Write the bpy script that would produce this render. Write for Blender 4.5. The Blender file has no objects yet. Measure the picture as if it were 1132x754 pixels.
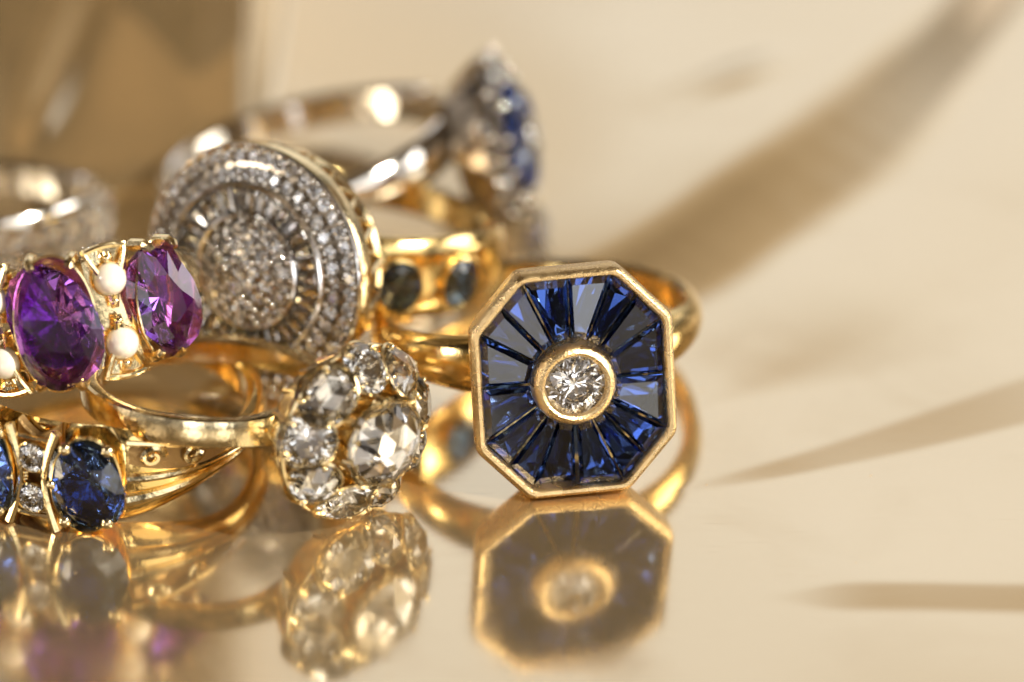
import bpy, math, random
from mathutils import Vector, Matrix, noise
R_ = math.radians
random.seed(7)
S = bpy.context.scene
COL = S.collection

# ------------------------------------------------------------------ camera
CAM_E = R_(29); CAM_D = 25.4                     # 1 unit = 1 cm
cam_d = bpy.data.cameras.new('camera'); cam = bpy.data.objects.new('camera', cam_d); COL.objects.link(cam)
cam.location = (0, -CAM_D*math.cos(CAM_E), CAM_D*math.sin(CAM_E))
cam.rotation_euler = (math.pi/2-CAM_E, 0, 0)
cam_d.sensor_width = 36; cam_d.lens = 36*CAM_D/5.5
cam_d.clip_start = .1; cam_d.clip_end = 500
cam_d.dof.use_dof = True; cam_d.dof.focus_distance = CAM_D-1.62
cam_d.dof.aperture_fstop = .175; cam_d.dof.aperture_blades = 0
S.camera = cam

# ------------------------------------------------------------------ light
S.view_settings.view_transform = 'Standard'; S.view_settings.look = 'None'
S.view_settings.exposure = 0; S.view_settings.gamma = 1
S.cycles.max_bounces = 20; S.cycles.transmission_bounces = 16; S.cycles.glossy_bounces = 8
S.cycles.sample_clamp_indirect = 12; S.cycles.blur_glossy = .3
S.cycles.use_denoising = True

W = bpy.data.worlds.new('World'); S.world = W; W.use_nodes = True
def world_nodes():
    nt = W.node_tree; N = nt.nodes; L = nt.links; N.clear()
    out = N.new('ShaderNodeOutputWorld'); bg = N.new('ShaderNodeBackground')
    tc = N.new('ShaderNodeTexCoord'); sp = N.new('ShaderNodeSeparateXYZ')
    L.new(tc.outputs['Generated'], sp.inputs[0])
    def ramp(stops):
        r = N.new('ShaderNodeValToRGB'); e = r.color_ramp.elements
        while len(e) < len(stops): e.new(.5)
        for k, (p, c) in enumerate(stops):
            e[k].position = p; e[k].color = (*c, 1)
        L.new(sp.outputs['Z'], r.inputs[0]); return r
    # towards the far side: a wide cream wall, dim brown overhead
    far = ramp([(0, (.22, .17, .11)), (.12, (.50, .46, .40)), (.30, (.98, .96, .95)), (.50, (.95, .93, .92)), (.55, (.86, .83, .80)),
                (.65, (.47, .36, .235)), (.78, (.15, .095, .045)), (1, (.07, .05, .03))])
    # the near side: a dim room
    near = ramp([(0, (.12, .105, .09)), (.08, (.18, .17, .17)), (.25, (.14, .128, .12)), (.42, (.035, .026, .02)),
                 (.75, (.040, .028, .016)), (1, (.03, .02, .012))])
    mr = N.new('ShaderNodeMapRange'); mr.interpolation_type = 'SMOOTHSTEP'
    mr.inputs[1].default_value = .70; mr.inputs[2].default_value = .965
    flat = N.new('ShaderNodeVectorMath'); flat.operation = 'MULTIPLY'; flat.inputs[1].default_value = (1, 1, 0)
    nrm = N.new('ShaderNodeVectorMath'); nrm.operation = 'NORMALIZE'; sy = N.new('ShaderNodeSeparateXYZ')
    L.new(tc.outputs['Generated'], flat.inputs[0]); L.new(flat.outputs[0], nrm.inputs[0]); L.new(nrm.outputs[0], sy.inputs[0])
    L.new(sy.outputs['Y'], mr.inputs[0])
    nz = N.new('ShaderNodeTexNoise'); nz.inputs['Scale'].default_value = 5; nz.inputs['Detail'].default_value = 2  # bright patches added to the near surround so facets sparkle
    L.new(tc.outputs['Generated'], nz.inputs['Vector'])
    m2 = N.new('ShaderNodeMapRange'); m2.inputs[1].default_value = .50; m2.inputs[2].default_value = .64
    m2.inputs[3].default_value = .45; m2.inputs[4].default_value = 9
    L.new(nz.outputs['Fac'], m2.inputs[0])
    mul = N.new('ShaderNodeMix'); mul.data_type = 'RGBA'; mul.blend_type = 'MULTIPLY'; mul.inputs[0].default_value = 1
    L.new(near.outputs[0], mul.inputs[6]); L.new(m2.outputs[0], mul.inputs[7])
    mx = N.new('ShaderNodeMix'); mx.data_type = 'RGBA'
    L.new(mr.outputs[0], mx.inputs[0]); L.new(mul.outputs[2], mx.inputs[6]); L.new(far.outputs[0], mx.inputs[7])
    L.new(mx.outputs[2], bg.inputs[0]); bg.inputs[1].default_value = 1.0
    L.new(bg.outputs[0], out.inputs[0])
world_nodes()

def lamp(name, loc, size, watts, color, target=(-.8, -1, .4)):
    d = bpy.data.lights.new(name, 'AREA'); d.shape = 'DISK'; d.size = size; d.energy = watts; d.color = color
    o = bpy.data.objects.new(name, d); COL.objects.link(o); o.location = loc
    o.rotation_euler = (Vector(target)-Vector(loc)).to_track_quat('-Z', 'Y').to_euler()
    return o
lamp('key_lamp', (24, -14, 24), 1.8, 30000, (1, .93, .80))
lamp('left_fill', (-27, -9, 10), 8, 1900, (1, .93, .84))  # added fill from the left, brightens the round ring's face
lamp('soft_window', (21, -25, 15), 22, 1900, (1, .96, .90))
lamp('side_fill', (32, 3, 9), 16, 3800, (1, .96, .89))  # added fill, brightens the cluster stones and right-facing edges
lamp('front_fill', (6.5, -34, 6), 8, 430, (.92, .95, 1))  # added light, aimed to put grey reflections in tilted sapphire facets
lamp('left_front_fill', (-8, -34, 5), 8, 640, (.94, .95, 1))  # added light, gives the amethyst tables a grey reflection

# ------------------------------------------------------------------ materials
def mat(name):
    m = bpy.data.materials.new(name); m.use_nodes = True
    return m, m.node_tree.nodes, m.node_tree.links, m.node_tree.nodes['Principled BSDF']
def metal(name, col, rough, bump=.02, scale=60, rvar=.08):
    m, N, L, b = mat(name)
    b.inputs['Base Color'].default_value = (*col, 1); b.inputs['Metallic'].default_value = 1
    tc = N.new('ShaderNodeTexCoord')
    n = N.new('ShaderNodeTexNoise'); n.inputs['Scale'].default_value = scale; n.inputs['Detail'].default_value = 4
    L.new(tc.outputs['Object'], n.inputs['Vector'])
    r = N.new('ShaderNodeMapRange'); r.inputs[1].default_value = .3; r.inputs[2].default_value = .7
    r.inputs[3].default_value = max(.02, rough-rvar); r.inputs[4].default_value = rough+rvar
    n2 = N.new('ShaderNodeTexNoise'); n2.inputs['Scale'].default_value = 9; n2.inputs['Detail'].default_value = 5
    L.new(tc.outputs['Object'], n2.inputs['Vector']); L.new(n2.outputs['Fac'], r.inputs[0])
    L.new(r.outputs[0], b.inputs['Roughness'])
    bp = N.new('ShaderNodeBump'); bp.inputs['Strength'].default_value = bump; bp.inputs['Distance'].default_value = .02
    L.new(n.outputs['Fac'], bp.inputs['Height']); L.new(bp.outputs[0], b.inputs['Normal'])
    return m
GOLD = metal('polished_gold', (.92, .68, .29), .13, .06, 30)
GOLDP = metal('pale_gold', (.94, .77, .45), .16, .08, 40)
BRUSH = metal('brushed_gold', (.86, .64, .34), .26, .30, 110, .12)
WHITE = metal('white_gold', (.93, .90, .85), .11, .04, 40, .05)
GREYM = metal('grey_gold', (.44, .37, .28), .20, .08, 50)
DARKG = metal('dark_recess_gold', (.30, .19, .08), .45, .3, 60)  # dark tone for grime in recesses and the shade of pierced gaps
def gem(name, col, ior, rough=0.0):
    m, N, L, b = mat(name)
    b.inputs['Base Color'].default_value = (*col, 1); b.inputs['Roughness'].default_value = rough
    b.inputs['IOR'].default_value = ior; b.inputs['Transmission Weight'].default_value = 1
    return m
DIAM = gem('diamond', (.99, .985, .97), 2.3)
CLEAR = gem('old_diamond', (1, .975, .92), 2.3)
SAPH = gem('sapphire', (.045, .10, .40), 1.77)
SAPHN = gem('navy_sapphire', (.028, .065, .27), 1.77)
SAPHD = gem('dark_sapphire', (.07, .15, .55), 1.77)
AMET = gem('amethyst', (.33, .12, .72), 1.6)
def pearl_mat():
    m, N, L, b = mat('pearl')
    b.inputs['Base Color'].default_value = (.62, .57, .49, 1); b.inputs['Roughness'].default_value = .22
    b.inputs['Coat Weight'].default_value = 1; b.inputs['Coat Roughness'].default_value = .06
    tc = N.new('ShaderNodeTexCoord'); n = N.new('ShaderNodeTexNoise'); n.inputs['Scale'].default_value = 22; n.inputs['Detail'].default_value = 3
    L.new(tc.outputs['Object'], n.inputs['Vector'])
    r = N.new('ShaderNodeValToRGB'); r.color_ramp.elements[0].color = (.70, .60, .53, 1); r.color_ramp.elements[1].color = (.74, .70, .60, 1)
    r.color_ramp.elements[0].position = .35; r.color_ramp.elements[1].position = .65
    L.new(n.outputs['Fac'], r.inputs[0]); L.new(r.outputs[0], b.inputs['Base Color'])
    bp = N.new('ShaderNodeBump'); bp.inputs['Strength'].default_value = .12; bp.inputs['Distance'].default_value = .01
    L.new(n.outputs['Fac'], bp.inputs['Height']); L.new(bp.outputs[0], b.inputs['Normal'])
    b.inputs['Subsurface Weight'].default_value = .25; b.inputs['Subsurface Radius'].default_value = (.03, .02, .015)
    b.inputs['Subsurface Scale'].default_value = 1
    return m
PEARL = pearl_mat()
def sheet_mat():
    m, N, L, b = mat('gold_lacquered_sheet')
    b.inputs['Base Color'].default_value = (.84, .74, .56, 1); b.inputs['Metallic'].default_value = 1
    tc = N.new('ShaderNodeTexCoord'); mp = N.new('ShaderNodeMapping'); mp.inputs['Scale'].default_value = (2, 9, 1)
    L.new(tc.outputs['Object'], mp.inputs[0])
    n = N.new('ShaderNodeTexNoise'); n.inputs['Scale'].default_value = 2; n.inputs['Detail'].default_value = 6
    L.new(mp.outputs[0], n.inputs['Vector'])
    bp = N.new('ShaderNodeBump'); bp.inputs['Strength'].default_value = .006; bp.inputs['Distance'].default_value = .02
    L.new(n.outputs['Fac'], bp.inputs['Height']); L.new(bp.outputs[0], b.inputs['Normal'])
    r = N.new('ShaderNodeMapRange'); r.inputs[3].default_value = .075; r.inputs[4].default_value = .12
    L.new(n.outputs['Fac'], r.inputs[0]); L.new(r.outputs[0], b.inputs['Roughness'])
    sm = N.new('ShaderNodeTexNoise'); sm.inputs['Scale'].default_value = 1.3; sm.inputs['Detail'].default_value = 5; sm.inputs['Distortion'].default_value = .8
    L.new(tc.outputs['Object'], sm.inputs['Vector'])
    r2 = N.new('ShaderNodeMapRange'); r2.inputs[1].default_value = .5; r2.inputs[2].default_value = .75; r2.inputs[4].default_value = .10
    L.new(sm.outputs['Fac'], r2.inputs[0])
    ad = N.new('ShaderNodeMath'); ad.operation = 'ADD'; L.new(r.outputs[0], ad.inputs[0]); L.new(r2.outputs[0], ad.inputs[1])
    L.new(ad.outputs[0], b.inputs['Roughness'])
    d = N.new('ShaderNodeBsdfDiffuse'); d.inputs[0].default_value = (.42, .30, .16, 1)
    mx = N.new('ShaderNodeMixShader'); 
    vo = N.new('ShaderNodeTexVoronoi'); vo.inputs['Scale'].default_value = 7; L.new(tc.outputs['Object'], vo.inputs['Vector'])
    sx = N.new('ShaderNodeSeparateXYZ'); L.new(vo.outputs['Color'], sx.inputs[0])
    th = N.new('ShaderNodeMapRange'); th.inputs[1].default_value = .55; th.inputs[2].default_value = 1; th.inputs[3].default_value = 0; th.inputs[4].default_value = .075
    L.new(sx.outputs[0], th.inputs[0])                     # dust: a small speck in some of the cells
    lt = N.new('ShaderNodeMath'); lt.operation = 'LESS_THAN'; L.new(vo.outputs['Distance'], lt.inputs[0]); L.new(th.outputs[0], lt.inputs[1])
    sc1 = N.new('ShaderNodeMapping'); sc1.inputs['Rotation'].default_value = (0, 0, .5); sc1.inputs['Scale'].default_value = (.7, 26, 1)
    L.new(tc.outputs['Object'], sc1.inputs[0])
    ns = N.new('ShaderNodeTexNoise'); ns.inputs['Scale'].default_value = 3; ns.inputs['Detail'].default_value = 2; ns.inputs['Distortion'].default_value = .3
    L.new(sc1.outputs[0], ns.inputs['Vector'])
    scr = N.new('ShaderNodeMapRange'); scr.inputs[1].default_value = .70; scr.inputs[2].default_value = .74; scr.inputs[4].default_value = .10
    L.new(ns.outputs['Fac'], scr.inputs[0])                # fine scratches
    fa = N.new('ShaderNodeMath'); fa.operation = 'MULTIPLY_ADD'; fa.inputs[1].default_value = .55; L.new(lt.outputs[0], fa.inputs[0])
    f0 = N.new('ShaderNodeMath'); f0.operation = 'ADD'; f0.inputs[1].default_value = .16; L.new(scr.outputs[0], f0.inputs[0])
    L.new(f0.outputs[0], fa.inputs[2]); L.new(fa.outputs[0], mx.inputs[0])
    L.new(b.outputs[0], mx.inputs[1]); L.new(d.outputs[0], mx.inputs[2])
    L.new(mx.outputs[0], N['Material Output'].inputs[0])
    return m
SHEET = sheet_mat()

# ------------------------------------------------------------------ mesh helpers
class MB:
    def __init__(s): s.v = []; s.f = []
    def add(s, vs, fs, M=None):
        o = len(s.v)
        s.v += [tuple(M @ Vector(p)) if M else tuple(p) for p in vs]
        s.f += [tuple(i+o for i in f) for f in fs]; return s
    def grid(s, rows, closeu=False, closev=False, M=None, cap=False):
        """rows of equal length points"""
        n = len(rows); k = len(rows[0]); vs = [p for r in rows for p in r]; fs = []
        for i in range(n if closev else n-1):
            for j in range(k if closeu else k-1):
                a = i*k+j; b = i*k+(j+1) % k; c = ((i+1) % n)*k+(j+1) % k; d = ((i+1) % n)*k+j
                fs.append((a, b, c, d))
        if cap:
            fs.append(tuple(range(k))[::-1]); fs.append(tuple((n-1)*k+j for j in range(k)))
        return s.add(vs, fs, M)
    def tube(s, pts, rad, seg=8, M=None, flat=1.0):
        pts = [Vector(p) for p in pts]; n = len(pts); rows = []
        t = (pts[1]-pts[0]).normalized(); ref = Vector((0, 0, 1)) if abs(t.z) < .9 else Vector((1, 0, 0))
        a = t.cross(ref).normalized()
        for i, p in enumerate(pts):
            t = (pts[min(i+1, n-1)]-pts[max(i-1, 0)]).normalized()
            a = (a-t*a.dot(t)).normalized(); b = t.cross(a)
            r = rad(i/(n-1)) if callable(rad) else rad
            rows.append([p+(a*math.cos(q)+b*flat*math.sin(q))*r for q in [2*math.pi*k/seg for k in range(seg)]])
        return s.grid(rows, closeu=True, M=M, cap=True)
    def ball(s, c, r, M=None, seg=12, rings=8, sc=(1, 1, 1)):
        rows = []
        for i in range(1, rings):
            t = math.pi*i/rings
            rows.append([(c[0]+r*sc[0]*math.sin(t)*math.cos(2*math.pi*k/seg), c[1]+r*sc[1]*math.sin(t)*math.sin(2*math.pi*k/seg),
                          c[2]+r*sc[2]*math.cos(t)) for k in range(seg)])
        o = len(s.v); s.grid(rows, closeu=True, M=M)
        s.add([(c[0], c[1], c[2]+r*sc[2]), (c[0], c[1], c[2]-r*sc[2])], [], M)
        top = len(s.v)-2; last = o+(rings-2)*seg
        s.f += [(top, o+k, o+(k+1) % seg)[::-1] for k in range(seg)] + [(top+1, last+(k+1) % seg, last+k)[::-1] for k in range(seg)]
        return s
    def lathe(s, prof, seg=48, M=None, sx=1, sy=1, closed=True):
        rows = [[(r*sx*math.cos(2*math.pi*k/seg), r*sy*math.sin(2*math.pi*k/seg), z) for k in range(seg)] for r, z in prof]
        return s.grid(rows, closeu=True, closev=closed, M=M)
    def mesh(s, name, smooth=None):
        me = bpy.data.meshes.new(name); me.from_pydata(s.v, [], s.f); me.validate()
        import bmesh
        bm = bmesh.new(); bm.from_mesh(me); bmesh.ops.recalc_face_normals(bm, faces=bm.faces); bm.to_mesh(me); bm.free()
        if smooth is not None:
            me.polygons.foreach_set('use_smooth', [True]*len(me.polygons)); me.set_sharp_from_angle(angle=R_(smooth))
        return me

class Ring:
    """one ring: local frame has the finger axis along Z and the head towards -Y; the Empty sits under the head"""
    def __init__(s, name, label, cat, base, loc, yaw, tilt, roll=0, group=None):
        s.base = Matrix.Translation(-Vector(base))
        o = bpy.data.objects.new(name, None); COL.objects.link(o); s.o = o; o.empty_display_size = .2
        o['label'] = label; o['category'] = cat
        if group: o['group'] = group
        rot = Matrix.Rotation(R_(yaw), 4, 'Z') @ Matrix.Rotation(R_(-tilt), 4, 'X') @ Matrix.Rotation(R_(roll), 4, 'Y')
        # loc = where the head's centre (0,-rh,0) stands
        c = Vector(loc) - rot @ Vector((0, base[1], 0))
        o.matrix_world = Matrix.Translation(c) @ rot @ Matrix.Translation(Vector(base))
    def part(s, name, me, m, M=None, parent=None):
        if isinstance(me, MB): me = me.mesh(name, 35)
        if m.name not in [x.name for x in me.materials if x]: me.materials.append(m)
        ob = bpy.data.objects.new(name, me); COL.objects.link(ob)
        loc = s.base @ (M if M else Matrix.Identity(4))
        ob['_m'] = 0; del ob['_m']
        if parent is None:
            ob.parent = s.o; ob.matrix_basis = loc
        else:
            ob.parent = parent; ob.matrix_basis = parent.matrix_basis.inverted() @ loc
        return ob

    def pieces(s, name, mbs, m, M=None, parent=None):
        for mb in mbs: s.part(name, mb, m, M, parent)

HEAD = Matrix(((1, 0, 0, 0), (0, 0, -1, 0), (0, 1, 0, 0), (0, 0, 0, 1)))
def seat(r, az=0, v=0, pitch=0, spin=0):
    """frame on the ring's outside: x along the band, y along the finger axis, z outwards"""
    return Matrix.Rotation(R_(az), 4, 'Z') @ Matrix.Translation((0, -r, v)) @ HEAD @ Matrix.Rotation(R_(pitch), 4, 'X') @ Matrix.Rotation(R_(spin), 4, 'Z')

def lerp(a, b, t): return a+(b-a)*t
def smooth(t): t = max(0, min(1, t)); return t*t*(3-2*t)

def shank(ri, wf, tf, a0=0, a1=360, n=110, dome=.6, seg=7):
    """band swept round the finger; wf / tf give half width and thickness by azimuth from the head"""
    mb = MB(); rows = []
    for i in range(n+1):
        az = lerp(a0, a1, i/n); w = wf(az); t = tf(az)
        pr = [(ri+.012, -w*.86), (ri, -w*.7), (ri, 0), (ri, w*.7), (ri+.012, w*.86), (ri+t*.3, w)]
        for k in range(seg+1):
            q = math.pi*k/seg
            pr.append((ri+t*(1-dome)+t*dome*math.sin(q) if 0 < k < seg else ri+t*(1-dome)*.9, w*math.cos(q)*(.97 if 0 < k < seg else 1)))
        pr.append((ri+t*.3, -w))
        a = R_(az)
        rows.append([(r*math.sin(a), -r*math.cos(a), z) for r, z in pr])
    return mb.grid(rows, closeu=True, cap=True)

# ------------------------------------------------------------------ gem cuts (girdle in z = 0, radius 1)
def pol(r, deg, z): return (r*math.cos(R_(deg)), r*math.sin(R_(deg)), z)
def brilliant(table=.56, crown=.32, pav=.86, name='brilliant', jit=0):
    rnd = random.Random(3)
    j = lambda: 1+jit*(rnd.random()-.5)
    v = [pol(table*j(), 45*k, crown) for k in range(8)]
    v += [pol(lerp(table, 1, .5)*j(), 45*k+22.5, crown*.60*j()) for k in range(8)]
    v += [pol(1, 22.5*k, .03) for k in range(16)] + [pol(1, 22.5*k, -.03) for k in range(16)]
    v += [pol(.34*j(), 45*k+22.5, -pav*.70*j()) for k in range(8)] + [(0, 0, -pav)]
    T = lambda k: k % 8
    B = lambda k: 8+k % 8
    G = lambda k: 16+k % 16
    H = lambda k: 32+k % 16
    P = lambda k: 48+k % 8
    f = [tuple(range(8))]
    for k in range(8):
        f += [(T(k), B(k), T(k+1)), (T(k), B(k-1), G(2*k)), (T(k), G(2*k), B(k)), (B(k), G(2*k), G(2*k+1)), (B(k), G(2*k+1), G(2*k+2))]
        f += [(P(k), H(2*k+1), H(2*k)), (P(k), H(2*k+2), H(2*k+1)), (56, P(k), H(2*k)), (56, H(2*k), P(k-1))]
    for k in range(16): f.append((G(k), H(k), H(k+1), G(k+1)))
    return MB().add(v, f).mesh(name)
def rose(h=.55, name='rose_cut'):
    v = [(0, 0, h)] + [pol(.50, 60*k, h*.80) for k in range(6)] + [pol(1, 30*k, .0) for k in range(12)] + [pol(.97, 30*k, -.12) for k in range(12)] + [pol(.80, 60*k+30, -.22) for k in range(6)]
    A = lambda k: 1+k % 6
    G = lambda k: 7+k % 12
    H = lambda k: 19+k % 12
    P = lambda k: 31+k % 6
    f = []
    for k in range(6):
        f += [(0, A(k), A(k+1)), (A(k), G(2*k+1), A(k+1)), (A(k), G(2*k), G(2*k+1)), (A(k), G(2*k-1), G(2*k))]
        f += [(P(k), H(2*k+1), H(2*k)), (P(k), H(2*k+2), H(2*k+1)), (P(k), P(k-1), H(2*k))]
    for k in range(12): f.append((G(k), H(k), H(k+1), G(k+1)))
    f.append(tuple(P(k) for k in range(6)))
    return MB().add(v, f).mesh(name)
def step_gem(poly, crown=.03, pav=.14, name='step_cut', tb=.72):
    """poly: girdle outline, first edge inner, third edge outer"""
    n = len(poly); c = [sum(p[i] for p in poly)/n for i in (0, 1)]
    ring = lambda s, z: [(c[0]+(p[0]-c[0])*s, c[1]+(p[1]-c[1])*s, z) for p in poly]
    a = ((poly[0][0]+poly[-1][0])/2, (poly[0][1]+poly[-1][1])/2); b = ((poly[1][0]+poly[2][0])/2, (poly[1][1]+poly[2][1])/2)
    k0 = (lerp(a[0], b[0], .22), lerp(a[1], b[1], .22), -pav); k1 = (lerp(a[0], b[0], .80), lerp(a[1], b[1], .80), -pav)
    rows = [ring(tb, crown), ring(1, .004), ring(1, -.006), ring(.80, -pav*.5)]
    mb = MB().grid(rows, closeu=True); mb.f.append(tuple(range(n)))
    o = len(mb.v); mb.v += [k0, k1]; q = 3*n
    mb.f += [(q+3, q, o), (q, q+1, o+1, o), (q+1, q+2, o+1), (q+2, q+3, o, o+1)]
    return mb.mesh(name)
BRIL = brilliant(); BRILS = brilliant(.50, .36, .8, 'old_cut', .16); ROSE = rose()
def sc(x, y, z): return Matrix.Diagonal((x, y, z, 1))
def copy_mesh(me, name): m = me.copy(); m.name = name; return m
AMCUT = brilliant(.50, .24, .72, 'oval_cut', .12); SACUT = brilliant(.52, .30, .8, 'cushion_cut', .14)

# ------------------------------------------------------------------ the sheet under the rings
CAMC = Vector((0, -CAM_D*math.cos(CAM_E), CAM_D*math.sin(CAM_E)))
def seg_d(p, pts):
    """distance from p to a polyline, side, and position along it 0..1"""
    best = (1e9, 0, 0); L = [0]
    for a, b in zip(pts, pts[1:]): L.append(L[-1]+math.hypot(b[0]-a[0], b[1]-a[1]))
    for i, (a, b) in enumerate(zip(pts, pts[1:])):
        dx, dy = b[0]-a[0], b[1]-a[1]; l2 = dx*dx+dy*dy
        t = ((p[0]-a[0])*dx+(p[1]-a[1])*dy)/l2; tc = max(0, min(1, t))
        ex, ey = p[0]-a[0]-tc*dx, p[1]-a[1]-tc*dy; d = math.hypot(ex, ey)
        if d < best[0]: best = (d, math.copysign(d, dx*ey-dy*ex), (L[i]+tc*(L[i+1]-L[i]))/L[-1])
    a, b = pts[0], pts[-1]; dx, dy = b[0]-a[0], b[1]-a[1]
    return best[0], best[1], max(0, min(1, ((p[0]-a[0])*dx+(p[1]-a[1])*dy)/(dx*dx+dy*dy)))
def fold(p, pts, width, slope, soft, tail):
    """a crease shaped to reflect as a dark band: the sheet climbs across the band (left of the line's direction) and falls back slowly beyond it"""
    d, s, t = seg_d(p, pts); w = width(t)
    if w <= 0: return 0
    rise = w*math.tan(R_(slope(t)))*smooth(t/.22)
    u = (s+w/2)/w
    e = soft
    def ramp(u):                       # linear climb with rounded ends
        if u <= -e: return 0
        if u >= 1+e: return 1
        lo = ((u+e)**2)/(4*e) if u < e else u
        hi = 1-((1+e-u)**2)/(4*e) if u > 1-e else lo
        return hi if u > 1-e else lo
    fall = 1 if u < 1 else math.exp(-((s-w/2)/tail)**2*.5) if s > w/2 else 1
    return rise*ramp(u)*fall
FOLDS = []  # slopes shaped so the sheet reflects dark bands and blade streaks
def curve(pts, n=8):
    """Catmull-Rom through the points"""
    q = [pts[0]]+pts+[pts[-1]]; out = []
    for i in range(1, len(q)-2):
        for k in range(n):
            t = k/n
            out.append(tuple(.5*(2*q[i][c]+(q[i+1][c]-q[i-1][c])*t+(2*q[i-1][c]-5*q[i][c]+4*q[i+1][c]-q[i+2][c])*t*t+(3*q[i][c]-q[i-1][c]-3*q[i+1][c]+q[i+2][c])*t**3) for c in (0, 1)))
    return out+[pts[-1]]
def sheet_h(x, y):
    h = 0
    for f in FOLDS: h += fold((x, y), *f)
    return h+left_rise(x, y)+swell(x, y)

def build_sheet():
    mb = MB(); 
    xs = [-60, -30, -15, -9] + [-6+12*i/400 for i in range(401)] + [9, 15, 30, 60]
    ys = [-22, -12, -7] + [-4.2+11*i/360 for i in range(361)] + [9, 14, 25, 50]
    rows = [[(x, y, sheet_h(x, y)) for x in xs] for y in ys]
    mb.grid(rows)
    me = mb.mesh('gold_sheet', 80); me.materials.append(SHEET)
    o = bpy.data.objects.new('ground', me); COL.objects.link(o); o['kind'] = 'structure'
def band_w(t): return .62 if t < .42 else lerp(.62, .34, smooth((t-.42)/.36))
def taper(a, b, w): return lambda t: w*smooth(t/a)*smooth((1-t)/b)
FOLDS.append((curve([(-1.0, -.25), (-.45, .02), (.0, .18), (.62, .48), (1.1, .92), (1.88, 1.98), (2.45, 3.0), (2.82, 3.86), (3.12, 4.7), (3.5, 6.0)], 4),
              band_w, lambda t: math.degrees(math.atan(.25*smooth((t-.02)/.50)/band_w(t))), .2, 1.8))
FOLDS.append((curve([(.66, -1.65), (.8, -1.59), (1.55, -1.27), (2.69, -.68), (3.29, -.33), (4.2, .2)], 4), lambda t: .62*(t**.85), lambda t: 4.4, .05, .8))
FOLDS.append((curve([(1.12, -2.59), (1.92, -2.6), (2.5, -2.62), (3.02, -2.62), (4.5, -2.6)], 4), lambda t: .24*smooth(t/.16), lambda t: 3.9, .05, .7))
FOLDS.append((curve([(.75, -.95), (1.0, -.72), (1.45, -.35), (2.2, .45), (2.9, 1.5), (3.5, 3)], 4), lambda t: .75*smooth(t/.4), lambda t: 3.4, .4, 1.2))
def left_rise(x, y):
    """left slope shaped so the sheet reflects brown, plus an added wall"""
    a = smooth((x+4.2)/.8)*(1-smooth((x+1.58+.5*smooth((y-4.4)/1.3))/.17))
    q = y-1.62-.10*math.sin(3*x)
    h = math.tan(R_(11))*(q*smooth(q/.35) if q > 0 else 0)  # slope shaped to turn the left background brown by reflection
    h += math.tan(R_(6))*max(0, y-2.75-1.5*abs(x+1.85))
    h -= .07*smooth((y-1.9)/1)*math.exp(-((x+2.62-.18*(y-3))/.10)**2)
    h += 9*smooth((y-4.5)/1.4)          # added unseen wall beyond, darkens what the sheet's left side reflects
    return a*h
def swell(x, y):
    m = smooth((x-.5)/1.2)*.8+smooth((y-1)/1.5)*.6
    u, v = ((x-1.32)*.80+(y-2.80)*.60), (-(x-1.32)*.60+(y-2.80)*.80)
    return .028*math.exp(-(u/.40)**2-(v/.15)**2)+m*(.010*math.sin(1.3*x-1.5*y+.6)+.004*math.sin(2.6*x+1.9*y+2))  # bump and waves shaped to vary the tone the sheet reflects
build_sheet()

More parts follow.
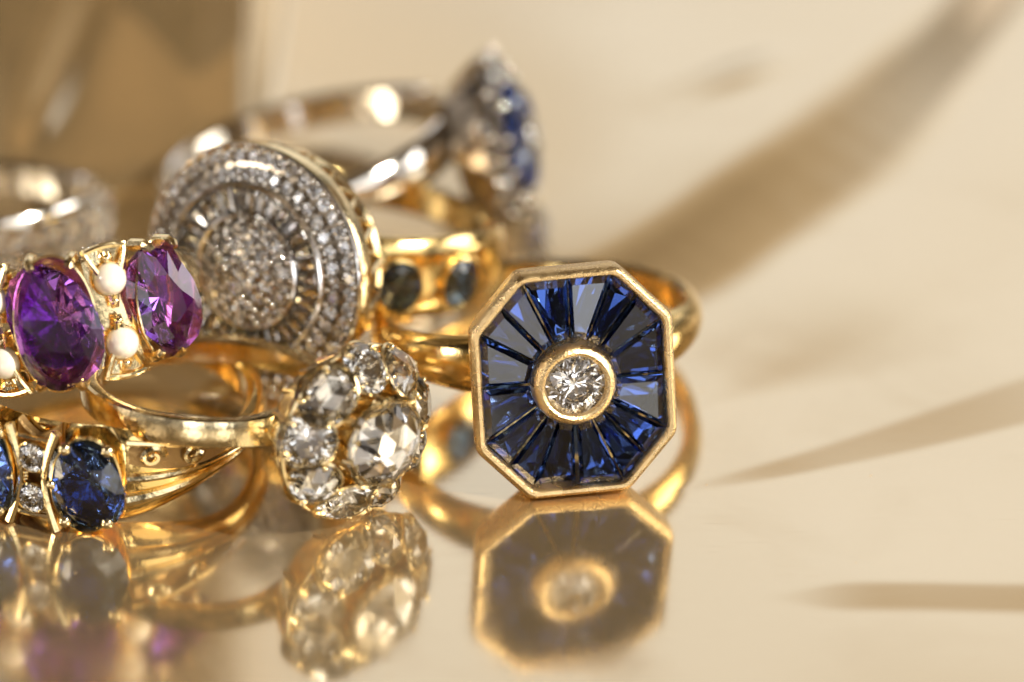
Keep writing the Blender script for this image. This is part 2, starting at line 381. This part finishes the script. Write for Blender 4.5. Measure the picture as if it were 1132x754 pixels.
# ------------------------------------------------------------------ octagonal sapphire ring
def octo(W, H, d=0, z=0):
    w, h = W/2, H/2; cx, cy = w*.50, h*.53
    pts = [(cx, -h), (w, -cy), (w, cy), (cx, h), (-cx, h), (-w, cy), (-w, -cy), (-cx, -h)]
    return [(x*(1-d/w), y*(1-d/h), z) for x, y in pts]
def subdiv_corner(pts, r):
    out = []; n = len(pts)
    for i in range(n):
        p, q, s = Vector(pts[i-1]), Vector(pts[i]), Vector(pts[(i+1) % n])
        a = q+(p-q).normalized()*r; b = q+(s-q).normalized()*r
        for t in (0, .33, .67, 1):
            out.append(tuple((1-t)*(1-t)*a+2*t*(1-t)*q+t*t*b))
    return out
def octagon_ring():
    RI, RH = .778, .908
    r = Ring('octagon_ring', 'gold ring with octagonal face of dark blue tapered sapphires round one bezel set diamond', 'ring',
             (0, -RH-.30, -.585), (.316, -1.541, .606), 9.3, 12.75, -1)
    W, H = 1.035, 1.19
    M = seat(RH)
    prof = [(.13, -.02), (.05, .06), (.035, .10), (.035, .125), (.012, .14), (.004, .22), (.0, .262), (.010, .288), (.024, .302), (.040, .300), (.050, .288), (.054, .262), (.058, .20), (.10, .05), (.16, -.02)]
    rows = [subdiv_corner(octo(W, H, d, z), .035) for d, z in prof]
    bz = r.part('bezel', MB().grid(rows, closeu=True, closev=True), BRUSH, M)
    mb = MB(); o1 = octo(W, H, .085, .02); o2 = octo(W, H, .085, .05); mb.grid([o1, o2], closeu=True, cap=True)
    r.part('back_plate', mb, GOLD, M)
    # sixteen tapered stones: two to each side
    out = [Vector(p) for p in octo(W, H, .060)]
    r0 = .222
    ocorners = []
    for i in range(8): ocorners += [out[i], (out[i]+out[(i+1) % 8])/2]
    for i in range(16):
        a, b = ocorners[i], ocorners[(i+1) % 16]
        ai, bi = a.normalized()*r0, b.normalized()*r0
        g = .006
        ta = (b-a).normalized()*g; ti = (bi-ai).normalized()*g*.8
        poly = [(ai+ti)[:2], (a+ta)[:2], (b-ta)[:2], (bi-ti)[:2]]
        me = step_gem(poly, .028+.008*random.random(), .12+.04*random.random(), 'sapphire', .70+.1*random.random())
        tl = Matrix.Rotation(R_(random.uniform(-4, 4)), 4, 'X') @ Matrix.Rotation(R_(random.uniform(-4, 4)), 4, 'Y')
        r.part('sapphire', me, (SAPH, SAPHN, SAPH, SAPHN, SAPHD)[(i*7) % 5], M @ Matrix.Translation((0, 0, .232)) @ tl)
    cb = r.part('centre_bezel', MB().lathe([(.19, .06), (.214, .20), (.218, .25), (.214, .292), (.204, .322), (.190, .340), (.174, .346), (.160, .340), (.152, .326), (.150, .31), (.13, .2), (.10, .06)], 64), BRUSH, M)
    r.part('diamond', copy_mesh(BRIL, 'diamond'), DIAM, M @ Matrix.Translation((0, 0, .312)) @ sc(.152, .152, .15) @ Matrix.Rotation(.3, 4, 'Z'))
    wf = lambda az: lerp(.16, .10, smooth((min(az, 360-az)-20)/70))
    tf = lambda az: lerp(.13, .10, smooth((min(az, 360-az)-20)/70))
    r.part('shank', shank(RI, wf, tf, 16, 344), GOLD)
octagon_ring()

# ------------------------------------------------------------------ old diamond cluster ring
def cluster_ring():
    RI, RH = .565, .665
    r = Ring('cluster_ring', 'gold ring with raised rose cut diamond ringed by old white diamonds like a flower', 'ring',
             (0, -RH-.2, -.42), (-.788, -1.745, .476), 59.4, 2.35, 9.8)
    M = seat(RH) @ Matrix.Translation((.0, 0, .06)) @ Matrix.Rotation(R_(-14), 4, 'Y') @ Matrix.Translation((0, 0, -.04)) @ sc(1.12, 1.0, 1.25)
    r.part('gallery', MB().lathe([(.30, -.02), (.33, .0), (.345, .03), (.40, .10), (.425, .15), (.415, .165), (.385, .115), (.33, .05), (.2, .0)], 64), GOLDP, M)
    NS = 9
    for k in range(NS):
        a = 360*k/NS+12
        big = 1+.16*math.sin(k*2.3)
        C = M @ Matrix.Rotation(R_(a), 4, 'Z') @ Matrix.Translation((.335, 0, .205)) @ Matrix.Rotation(R_(38), 4, 'Y')
        col = r.part('collet', MB().lathe([(.55, -.12), (.9, -.03), (1.06, .0), (1.07, .022), (1.0, .028), (.95, .0), (.5, -.10)], 28, sx=.128, sy=.143*big), GOLDP, C)
        r.part('reflector', MB().lathe([(.99, -.16), (.8, -.30), (.001, -.32)] if k % 2 else [(.99, -.08), (.40, -.68), (.001, -.95)], 24, closed=False), WHITE, C @ Matrix.Translation((0, 0, .02)) @ sc(.118, .128*big, .13), col)  # added white reflector under each stone to brighten it
        g = r.part('diamond', copy_mesh(ROSE if k % 2 else BRILS, 'diamond'), CLEAR, C @ Matrix.Translation((0, 0, .02)) @ sc(.130, .145*big, .13) @ Matrix.Rotation(.5*k, 4, 'Z'))
        for q in (.8, 2.35, 3.95, 5.5):
            r.part('claw', MB().ball((.112*math.cos(q), .124*big*math.sin(q), .038), .0155, seg=8, rings=6), GOLDP, C, col)
    # posts of the openwork gallery
    mb = MB()
    for k in range(18):
        a = R_(20*k)
        mb.tube([(.33*math.cos(a), .33*math.sin(a), .0), (.385*math.cos(a), .385*math.sin(a), .09), (.43*math.cos(a), .43*math.sin(a), .16), (.425*math.cos(a), .425*math.sin(a), .21)], .014, 6)
    mb.lathe([(.436+.012*math.cos(q), .165+.012*math.sin(q)) for q in [k*math.pi/4 for k in range(8)]], 64)
    r.part('gallery_wire', mb, GOLDP, M)
    cup = r.part('cup', MB().lathe([(.11, .0), (.105, .10), (.13, .22), (.180, .315), (.198, .332), (.190, .338), (.170, .32), (.12, .20), (.09, .05)], 48), GOLDP, M)
    r.part('reflector', MB().lathe([(.93, -.17), (.8, -.26), (.001, -.28)], 32, closed=False), WHITE, M @ Matrix.Translation((0, 0, .345)) @ sc(.205, .225, .20), cup)  # added reflector, whitens the centre stone from below
    r.part('centre_diamond', copy_mesh(ROSE, 'rose_diamond'), CLEAR, M @ Matrix.Translation((0, 0, .345)) @ sc(.235, .245, .18) @ Matrix.Rotation(.25, 4, 'Z'))
    for k in range(8):
        a = R_(45*k+10); mb = MB()
        mb.tube([(.10*math.cos(a), .10*math.sin(a), .05), (.16*math.cos(a), .16*math.sin(a), .24), (.237*math.cos(a), .247*math.sin(a), .34), (.226*math.cos(a), .236*math.sin(a), .372)], lambda t: lerp(.024, .012, t), 8)
        r.part('claw', mb, GOLDP, M, cup)
    wf = lambda az: lerp(.105, .075, smooth((min(az, 360-az)-12)/30))
    tf = lambda az: .095
    r.part('shank', shank(RI, wf, tf, 10, 350, dome=.12), GOLDP)
cluster_ring()

# ------------------------------------------------------------------ round target ring
def pave(r, name, me, M, spots, rad, mt, beadm, beads=True):
    """round stones with a bead at each gap"""
    mb = MB()
    for (x, y, z, tx, ty) in spots:
        C = M @ Matrix.Translation((x, y, z)) @ Matrix.Rotation(tx, 4, 'X') @ Matrix.Rotation(ty, 4, 'Y')
        r.part(name, me, mt, C @ sc(rad, rad, rad) @ Matrix.Rotation(random.random()*6, 4, 'Z'))
def disc_ring():
    RI, RH = .682, .782
    r = Ring('target_ring', 'large round ring face with concentric circles of bead set and baguette diamonds', 'ring',
             (0, -RH-.28, -.65), (-1.365, -.504, .70), -32.4, 12, 1.5)
    M = seat(RH) @ sc(1.03, 1.03, 1.05)
    # pierced gallery
    mb = MB()
    mb.lathe([(.50, -.02), (.55, -.03), (.575, .0), (.57, .03), (.53, .04), (.50, .02)], 72)
    mb.lathe([(.56, .13), (.62, .13), (.645, .15), (.655, .19), (.648, .22), (.62, .215), (.58, .17)], 72)
    for k in range(22):
        a = 2*math.pi*k/22
        for s in (-1, 1):
            b = a+s*.10
            mb.tube([(.555*math.cos(a), .555*math.sin(a), .0), (.60*math.cos(a+s*.03), .60*math.sin(a+s*.03), .06), (.625*math.cos(b), .625*math.sin(b), .15)], .017, 6)
    r.part('gallery', mb, GOLDP, seat(RH) @ Matrix.Translation((0, 0, -.07)) @ sc(1.03, 1.03, 1.36))
    r.part('plate', MB().lathe([(.001, .10), (.60, .10), (.63, .17), (.635, .195), (.475, .235), (.465, .295), (.447, .30), (.438, .285), (.435, .205), (.305, .205), (.298, .285), (.285, .292), (.275, .255), (.20, .30), (.12, .325), (.001, .338)], 96, closed=False), GREYM, M)  # plate colour darkened for shaded stone gaps, warmed for reflected gold
    mb = MB()
    mb.lathe([(.4565+.016*math.cos(q), .297+.020*math.sin(q)) for q in [k*math.pi/4 for k in range(8)]], 96)
    r.part('inner_rim', mb, WHITE, M)
    mb = MB(); mb.lathe([(.292+.012*math.cos(q), .288+.014*math.sin(q)) for q in [k*math.pi/4 for k in range(8)]], 72)
    r.part('centre_rim', mb, WHITE, M)
    mb = MB(); mb.lathe([(.640+.013*math.cos(q), .226+.013*math.sin(q)) for q in [k*math.pi/4 for k in range(8)]], 96)
    r.part('outer_rim', mb, WHITE, M)
    small = copy_mesh(BRIL, 'small_diamond'); bead = MB().ball((0, 0, 0), .0145, seg=10, rings=7).mesh('bead', 35)
    jig = lambda: Matrix.Rotation(R_(random.uniform(-15, 15)), 4, 'X') @ Matrix.Rotation(R_(random.uniform(-15, 15)), 4, 'Y') @ Matrix.Rotation(random.random()*6, 4, 'Z')
    for row, (rr, n, z) in enumerate(((.508, 40, .262), (.588, 46, .240))):
        for k in range(n):
            a = 2*math.pi*(k+.5*row)/n
            C = M @ Matrix.Rotation(a, 4, 'Z') @ Matrix.Translation((rr, 0, z)) @ Matrix.Rotation(R_(16), 4, 'Y')
            r.part('rim_diamond', small, DIAM, C @ jig() @ sc(.035, .035, .035))
            b = a+math.pi/n; dr = .030 if row else -.028
            r.part('bead', bead, WHITE, M @ Matrix.Translation(((rr+dr)*math.cos(b), (rr+dr)*math.sin(b), z+.014-dr*.25)))
    n = 34
    for k in range(n):
        a = 2*math.pi*k/n; g = math.pi/n*.88
        poly = [(.306*math.cos(-g), .306*math.sin(-g)), (.434*math.cos(-g), .434*math.sin(-g)), (.434*math.cos(g), .434*math.sin(g)), (.306*math.cos(g), .306*math.sin(g))]
        if k == 0: bag = step_gem(poly, .018, .055, 'baguette', .66)
        tl = Matrix.Translation((.37, 0, .280)) @ Matrix.Rotation(R_(random.uniform(-9, 9)), 4, 'X') @ Matrix.Rotation(R_(random.uniform(-3, 3)), 4, 'Y') @ Matrix.Translation((-.37, 0, 0))
        r.part('baguette_diamond', bag, DIAM, M @ Matrix.Rotation(a, 4, 'Z') @ tl)
    for ringn, (rr, n) in enumerate(((0, 1), (.080, 6), (.157, 12), (.232, 19))):
        for k in range(n):
            a = 2*math.pi*(k+.3*ringn)/n
            z = .372-1.25*rr*rr
            C = M @ Matrix.Rotation(a, 4, 'Z') @ Matrix.Translation((rr, 0, z)) @ Matrix.Rotation(2.4*rr, 4, 'Y')
            r.part('centre_diamond', small, DIAM, C @ jig() @ sc(.037, .037, .037))
            b = a+math.pi/n
            for q in ((0,) if rr == 0 else (0, 1)):
                if rr == 0: continue
                r2 = rr+.040*q-.004
                r.part('centre_bead', bead, WHITE, M @ Matrix.Translation((r2*math.cos(b), r2*math.sin(b), .392-1.25*r2*r2)))
    wf = lambda az: lerp(.22, .09, smooth((min(az, 360-az)-75)/75))
    tf = lambda az: lerp(.13, .09, smooth((min(az, 360-az)-30)/90))
    sh = r.part('shank', shank(RI, wf, tf, 16, 344, dome=.35), GOLD)
    for az in (48, 74):
        C = seat(RI+.125, az, -.03)
        r.part('shoulder_collet', MB().lathe([(.9, -.05), (1.12, -.02), (1.15, .008), (1.04, .014), (.95, -.01)], 32, sx=.115, sy=.135), GOLD, C)
        r.part('shoulder_sapphire', copy_mesh(SACUT, 'shoulder_sapphire'), SAPHD, C @ sc(.115, .135, .10))
disc_ring()

# ------------------------------------------------------------------ half hoop helpers
def arc_pt(rr, az, v):
    a = R_(az); return (rr*math.sin(a), -rr*math.cos(a), v)
def hoop_plate(rr, az0, az1, hf, th, n=14):
    """curved plate between two azimuths; hf(t) is its half height"""
    rows = []
    for i in range(n+1):
        t = i/n; az = lerp(az0, az1, t); h = hf(t)
        rows.append([arc_pt(rr-th, az, -h), arc_pt(rr-th, az, h), arc_pt(rr-.01, az, h), arc_pt(rr, az, h-.012), arc_pt(rr, az, -h+.012), arc_pt(rr-.01, az, -h)])
    return MB().grid(rows, closeu=True, cap=True)
def oval_collet(a, b, deep):
    return MB().lathe([(.72, -deep), (.88, -deep*.5), (1.0, -.03), (1.035, -.012), (1.035, .004), (1.0, .008), (.965, -.01), (.85, -deep*.5), (.66, -deep)], 48, sx=a, sy=b)

# ------------------------------------------------------------------ amethyst half hoop
def amethyst_ring():
    RI, RS = .578, .738
    r = Ring('amethyst_ring', 'pale gold half hoop ring of oval purple amethysts with pairs of pearls between them', 'ring',
             (0, -RS, -.36), (-2.275, -1.566, .965), -1.7, 17.6, -10.6)
    stones = [(0, .205, .34), (45, .160, .30), (-45, .160, .30)]
    for az, a, b in stones:
        C = seat(RS, az, spin=-6)
        col = r.part('collet', oval_collet(a, b, .11), GOLDP, C)
        r.part('amethyst', copy_mesh(AMCUT, 'amethyst'), AMET, C @ Matrix.Translation((0, 0, .01)) @ sc(a, b, .17) @ Matrix.Rotation(R_(22.5), 4, 'Z'))
        for q in (62, 118, 242, 298):
            mb = MB(); x, y = a*1.02*math.cos(R_(q)), b*1.02*math.sin(R_(q))
            mb.tube([(x*1.04, y*1.04, -.10), (x*1.05, y*1.05, .0), (x*.99, y*.99, .04), (x*.93, y*.93, .052)], lambda t: lerp(.034, .020, t), 8)
            r.part('claw', mb, GOLDP, C, col)
    for s in (-1, 1):
        for q in (0, 1):
            mid = s*(24.5 if q == 0 else 64)
            if q == 1: continue
            v0 = .165
            for v in (-v0, v0):
                C = seat(RS-.012, mid, v)
                r.part('pearl', MB().ball((0, 0, 0), .083, seg=24, rings=16), PEARL, C)
                r.part('pearl_cup', MB().lathe([(.03, -.10), (.075, -.04), (.092, -.012), (.088, .0), (.075, -.02), (.03, -.085)], 24), GOLDP, C)
            hf = lambda t: .085+.235*abs(2*t-1)**1.3
            r.part('carved_plate', hoop_plate(RS-.055, mid-9.5, mid+9.5, lambda t: .30-.02*math.cos(6*t), .06), GOLDP)
            mb = MB()
            for sv in (-1, 1):           # leaf shaped flares that close the gap above and below the pearls
                for e in (-1, 1):
                    pts = [arc_pt(RS-.02+.03*math.sin(t*math.pi), mid+e*lerp(8.8, .8, math.sin(t*math.pi/2)**1.2), sv*lerp(.33, .02, t)) for t in [k/10 for k in range(11)]]
                    mb.tube(pts, lambda t: lerp(.017, .013, t), 7)
                pts = [arc_pt(RS-.015, mid+lerp(-9, 9, k/8), sv*(.315+.02*math.cos((k/8-.5)*3))) for k in range(9)]
                mb.tube(pts, .016, 7)
                rows = []
                for k in range(9):       # flared leaf between two stones
                    t = k/8; hw = lerp(2.2, 8.6, t**.8); v = sv*lerp(.175, .325, t); rr = RS-.03
                    rows.append([arc_pt(rr-.05, mid-hw, v), arc_pt(rr, mid-hw, v), arc_pt(rr+.004, mid-hw*.4, v), arc_pt(rr-.022, mid, v), arc_pt(rr+.004, mid+hw*.4, v), arc_pt(rr, mid+hw, v), arc_pt(rr-.05, mid+hw, v)])
                r.part('leaf', MB().grid(rows, closeu=True, cap=True), GOLDP)
                for k in range(5):       # engraved ribs
                    az = mid+(-5+2.5*k)
                    mb.tube([arc_pt(RS-.045, az, sv*.30), arc_pt(RS-.03, mid+(-5+2.5*k)*.5, sv*.25)], .010, 5)
                mb.ball(arc_pt(RS-.01, mid, sv*.05), .026, seg=8, rings=6)
                mb.ball(arc_pt(RS-.01, mid, sv*.27), .022, seg=8, rings=6)
            r.part('scroll_border', mb, GOLDP)
    wf = lambda az: lerp(.20, .09, smooth((min(az, 360-az)-55)/50))
    r.part('shank', shank(RI, wf, lambda az: lerp(.03, .085, smooth((min(az, 360-az)-60)/20)), 0, 359.99, n=140, dome=.5), GOLDP)
amethyst_ring()

# ------------------------------------------------------------------ carved three sapphire ring
def carved_ring():
    RI, RS = .73, .885
    r = Ring('carved_ring', 'gold ring with deep blue sapphires, pairs of small diamonds and carved scroll shoulders', 'ring',
             (0, -RS, -.29), (-2.645, -1.787, .294), -38.7, 2.75, .8)
    for az, a, b in ((0, .195, .28), (37, .175, .262), (-37, .175, .262)):
        C = seat(RS, az)
        col = r.part('collet', oval_collet(a*1.0, b, .13), GOLD, C)
        r.part('sapphire', copy_mesh(SACUT, 'sapphire'), SAPHD, C @ Matrix.Translation((0, 0, .0)) @ sc(a, b, .145) @ Matrix.Rotation(R_(22.5), 4, 'Z'))
        for q in (52, 128, 232, 308, 0, 180):
            mb = MB(); x, y = a*math.cos(R_(q)), b*math.sin(R_(q))
            mb.ball((x*.99, y*.99, .015), .034 if q % 180 else .024, seg=10, rings=8, sc=(1, 1, .8))
            r.part('claw', mb, GOLDP, C, col)
    for s in (-1, 1):
        mid = s*18.8
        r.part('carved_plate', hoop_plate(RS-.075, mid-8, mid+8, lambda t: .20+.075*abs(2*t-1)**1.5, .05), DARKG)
        for v in (-.115, .115):
            C = seat(RS-.002, mid, v)
            r.part('diamond', copy_mesh(BRIL, 'diamond'), DIAM, C @ sc(.078, .078, .075))
            r.part('diamond_collet', MB().lathe([(.06, -.07), (.084, -.01), (.088, .0), (.080, .006), (.075, -.01), (.04, -.06)], 24), GOLD, C)
        mb = MB()
        for e in (-1, 1):
            pts = [arc_pt(RS-.005, mid+e*(4.2+4.2*abs(t)**1.6), t*.275) for t in [k/8-1 for k in range(17)]]
            mb.tube(pts, lambda t: .016+.012*abs(2*t-1), 7)
        for q in range(6):
            mb.ball(arc_pt(RS-.03, mid+(-3.5 if q % 2 else 3.5), (q//2-1)*.02+(-.01)), .02, seg=8, rings=6)
        for sv in (-1, 1):
            mb.tube([arc_pt(RS-.02, mid+t, sv*.215) for t in (-7, -3, 0, 3, 7)], .014, 6)
        r.part('scroll_border', mb, GOLDP)
    def wf(az):
        a = min(az, 360-az); return lerp(.265, .10, smooth((a-40)/62))
    def tf(az):
        a = min(az, 360-az); return lerp(.03, .115, smooth((a-42)/8)) if a < 60 else lerp(.115, .10, smooth((a-60)/40))
    sh = r.part('shank', shank(RI, wf, tf, 0, 359.99, n=150, dome=.55), GOLD)
    for s in (-1, 1):
        mb = MB()
        def sp(azc, vc, r0, turns, dirn, n=22):
            pts = []
            for k in range(n):
                t = k/(n-1); q = dirn*turns*2*math.pi*t; rr = r0*(1-.82*t)
                az = azc+math.degrees(rr*math.cos(q)/.92)*1.25; v = vc+rr*math.sin(q)
                pts.append(arc_pt(RI+tf(abs(az))+.008, s*az, v))
            return pts
        mb.tube(sp(59, .125, .058, 1.4, 1), lambda t: lerp(.020, .013, t), 6)
        mb.tube(sp(74, .10, .054, 1.4, -1), lambda t: lerp(.018, .011, t), 6)
        mb.tube([arc_pt(RI+tf(a)+.006, s*a, wf(a)*.86) for a in range(50, 100, 4)], lambda t: lerp(.016, .006, t), 6)
        r.part('scroll', mb, GOLDP, None)
        rows = []
        for k in range(13):
            az = 51+3.4*k; t = k/12; c = lerp(.135, .075, t); h = .075*math.sin(math.pi*(.12+.80*t))**.6; w = wf(az)
            rr = lambda v: RI+tf(az)*(.45+.55*math.sqrt(max(0, 1-(v/w)**2)))+.004
            rows.append([arc_pt(rr(min(v, w*.97)), s*az, min(v, w*.97)) for v in (c-h, c-h*.5, c, c+h*.5, c+h)])
        r.part('scroll_recess', MB().grid(rows), DARKG)  # dark patch: shade of pierced gaps and grime put into the colour
        mb = MB()
        for fr, rad in ((.06, .030), (-.42, .040)):
            mb.tube([arc_pt(RI+tf(a)*(1-.35*fr*fr)+.002, s*a, wf(a)*fr*(1-.35*(a-50)/60)) for a in range(50, 112, 4)], lambda t: lerp(rad, .006, t), 9)
        r.part('ridge', mb, GOLDP)
carved_ring()

# ------------------------------------------------------------------ sapphire and diamond ring at the back
def back_ring():
    RI, RH = .773, .873
    r = Ring('tall_cluster_ring', 'white gold ring at the back, tall diamond and blue sapphire head seen edge on', 'ring',
             (0, -RH-.22, -.44), (-.075, 1.44, .585), 85, 13, 6.7)
    M = seat(RH, v=-.085) @ sc(1.18, 1.18, 1.15)
    r.part('gallery', MB().lathe([(.22, -.02), (.30, .0), (.38, .10), (.41, .16), (.40, .19), (.30, .20), (.1, .2), (.001, .2), (.001, .0)], 48, closed=False, sx=.92, sy=1.02), GREYM, M)
    for k in range(12):
        a = 30*k
        C = M @ Matrix.Rotation(R_(a), 4, 'Z') @ Matrix.Translation((.345, 0, .215)) @ Matrix.Rotation(R_(28), 4, 'Y')
        r.part('diamond', copy_mesh(BRIL, 'diamond'), DIAM, C @ sc(.088, .088, .09))
        r.pieces('claw', [MB().ball((e*.06, .075, .03), .022, seg=8, rings=6) for e in (-1, 1)], WHITE, C)
    for k in range(6):
        a = 60*k+30
        C = M @ Matrix.Rotation(R_(a), 4, 'Z') @ Matrix.Translation((.19, 0, .30)) @ Matrix.Rotation(R_(18), 4, 'Y')
        r.part('sapphire', copy_mesh(SACUT, 'sapphire'), SAPH, C @ sc(.10, .10, .12))
    r.part('inner_cup', MB().lathe([(.30, .18), (.28, .24), (.20, .27), (.001, .28)], 36, closed=False), WHITE, M)
    r.part('centre_diamond', copy_mesh(BRIL, 'diamond'), DIAM, M @ Matrix.Translation((0, 0, .34)) @ sc(.10, .10, .1))
    wf = lambda az: lerp(.14, .095, smooth((min(az, 360-az)-20)/60))
    r.part('shank', shank(RI, wf, lambda az: .10, 10, 350), WHITE)
back_ring()

# ------------------------------------------------------------------ pave band at the left
def pave_band():
    RI, RS = .62, .73
    r = Ring('pave_band', 'white gold band at the far left with rows of bright diamonds along its front', 'ring',
             (0, -RS, -.22), (-2.80, .357, .285), 12.1, 7.5, 0)
    wf = lambda az: lerp(.22, .10, smooth((min(az, 360-az)-50)/80))
    r.part('shank', shank(RI, wf, lambda az: .09, 0, 359.99, n=140, dome=.2), WHITE)
    small = copy_mesh(BRIL, 'small_diamond'); bead = MB().ball((0, 0, 0), .016, seg=8, rings=6).mesh('bead', 35)
    for row, v in enumerate((-.12, 0, .12)):
        for k in range(15):
            az = -70+10*k+5*(row % 2)
            r.part('diamond', small, DIAM, seat(RS-.005, az, v*(1-.25*smooth((abs(az)-30)/50))) @ Matrix.Rotation(R_(random.uniform(-22, 8)), 4, 'X') @ Matrix.Rotation(R_(random.uniform(-12, 12)), 4, 'Y') @ sc(.055, .055, .055))
            for e in (-.045, .045): r.part('bead', bead, WHITE, Matrix.Translation(arc_pt(RS-.002, az+5, v*(1-.25*smooth((abs(az)-30)/50))+e)))
pave_band()
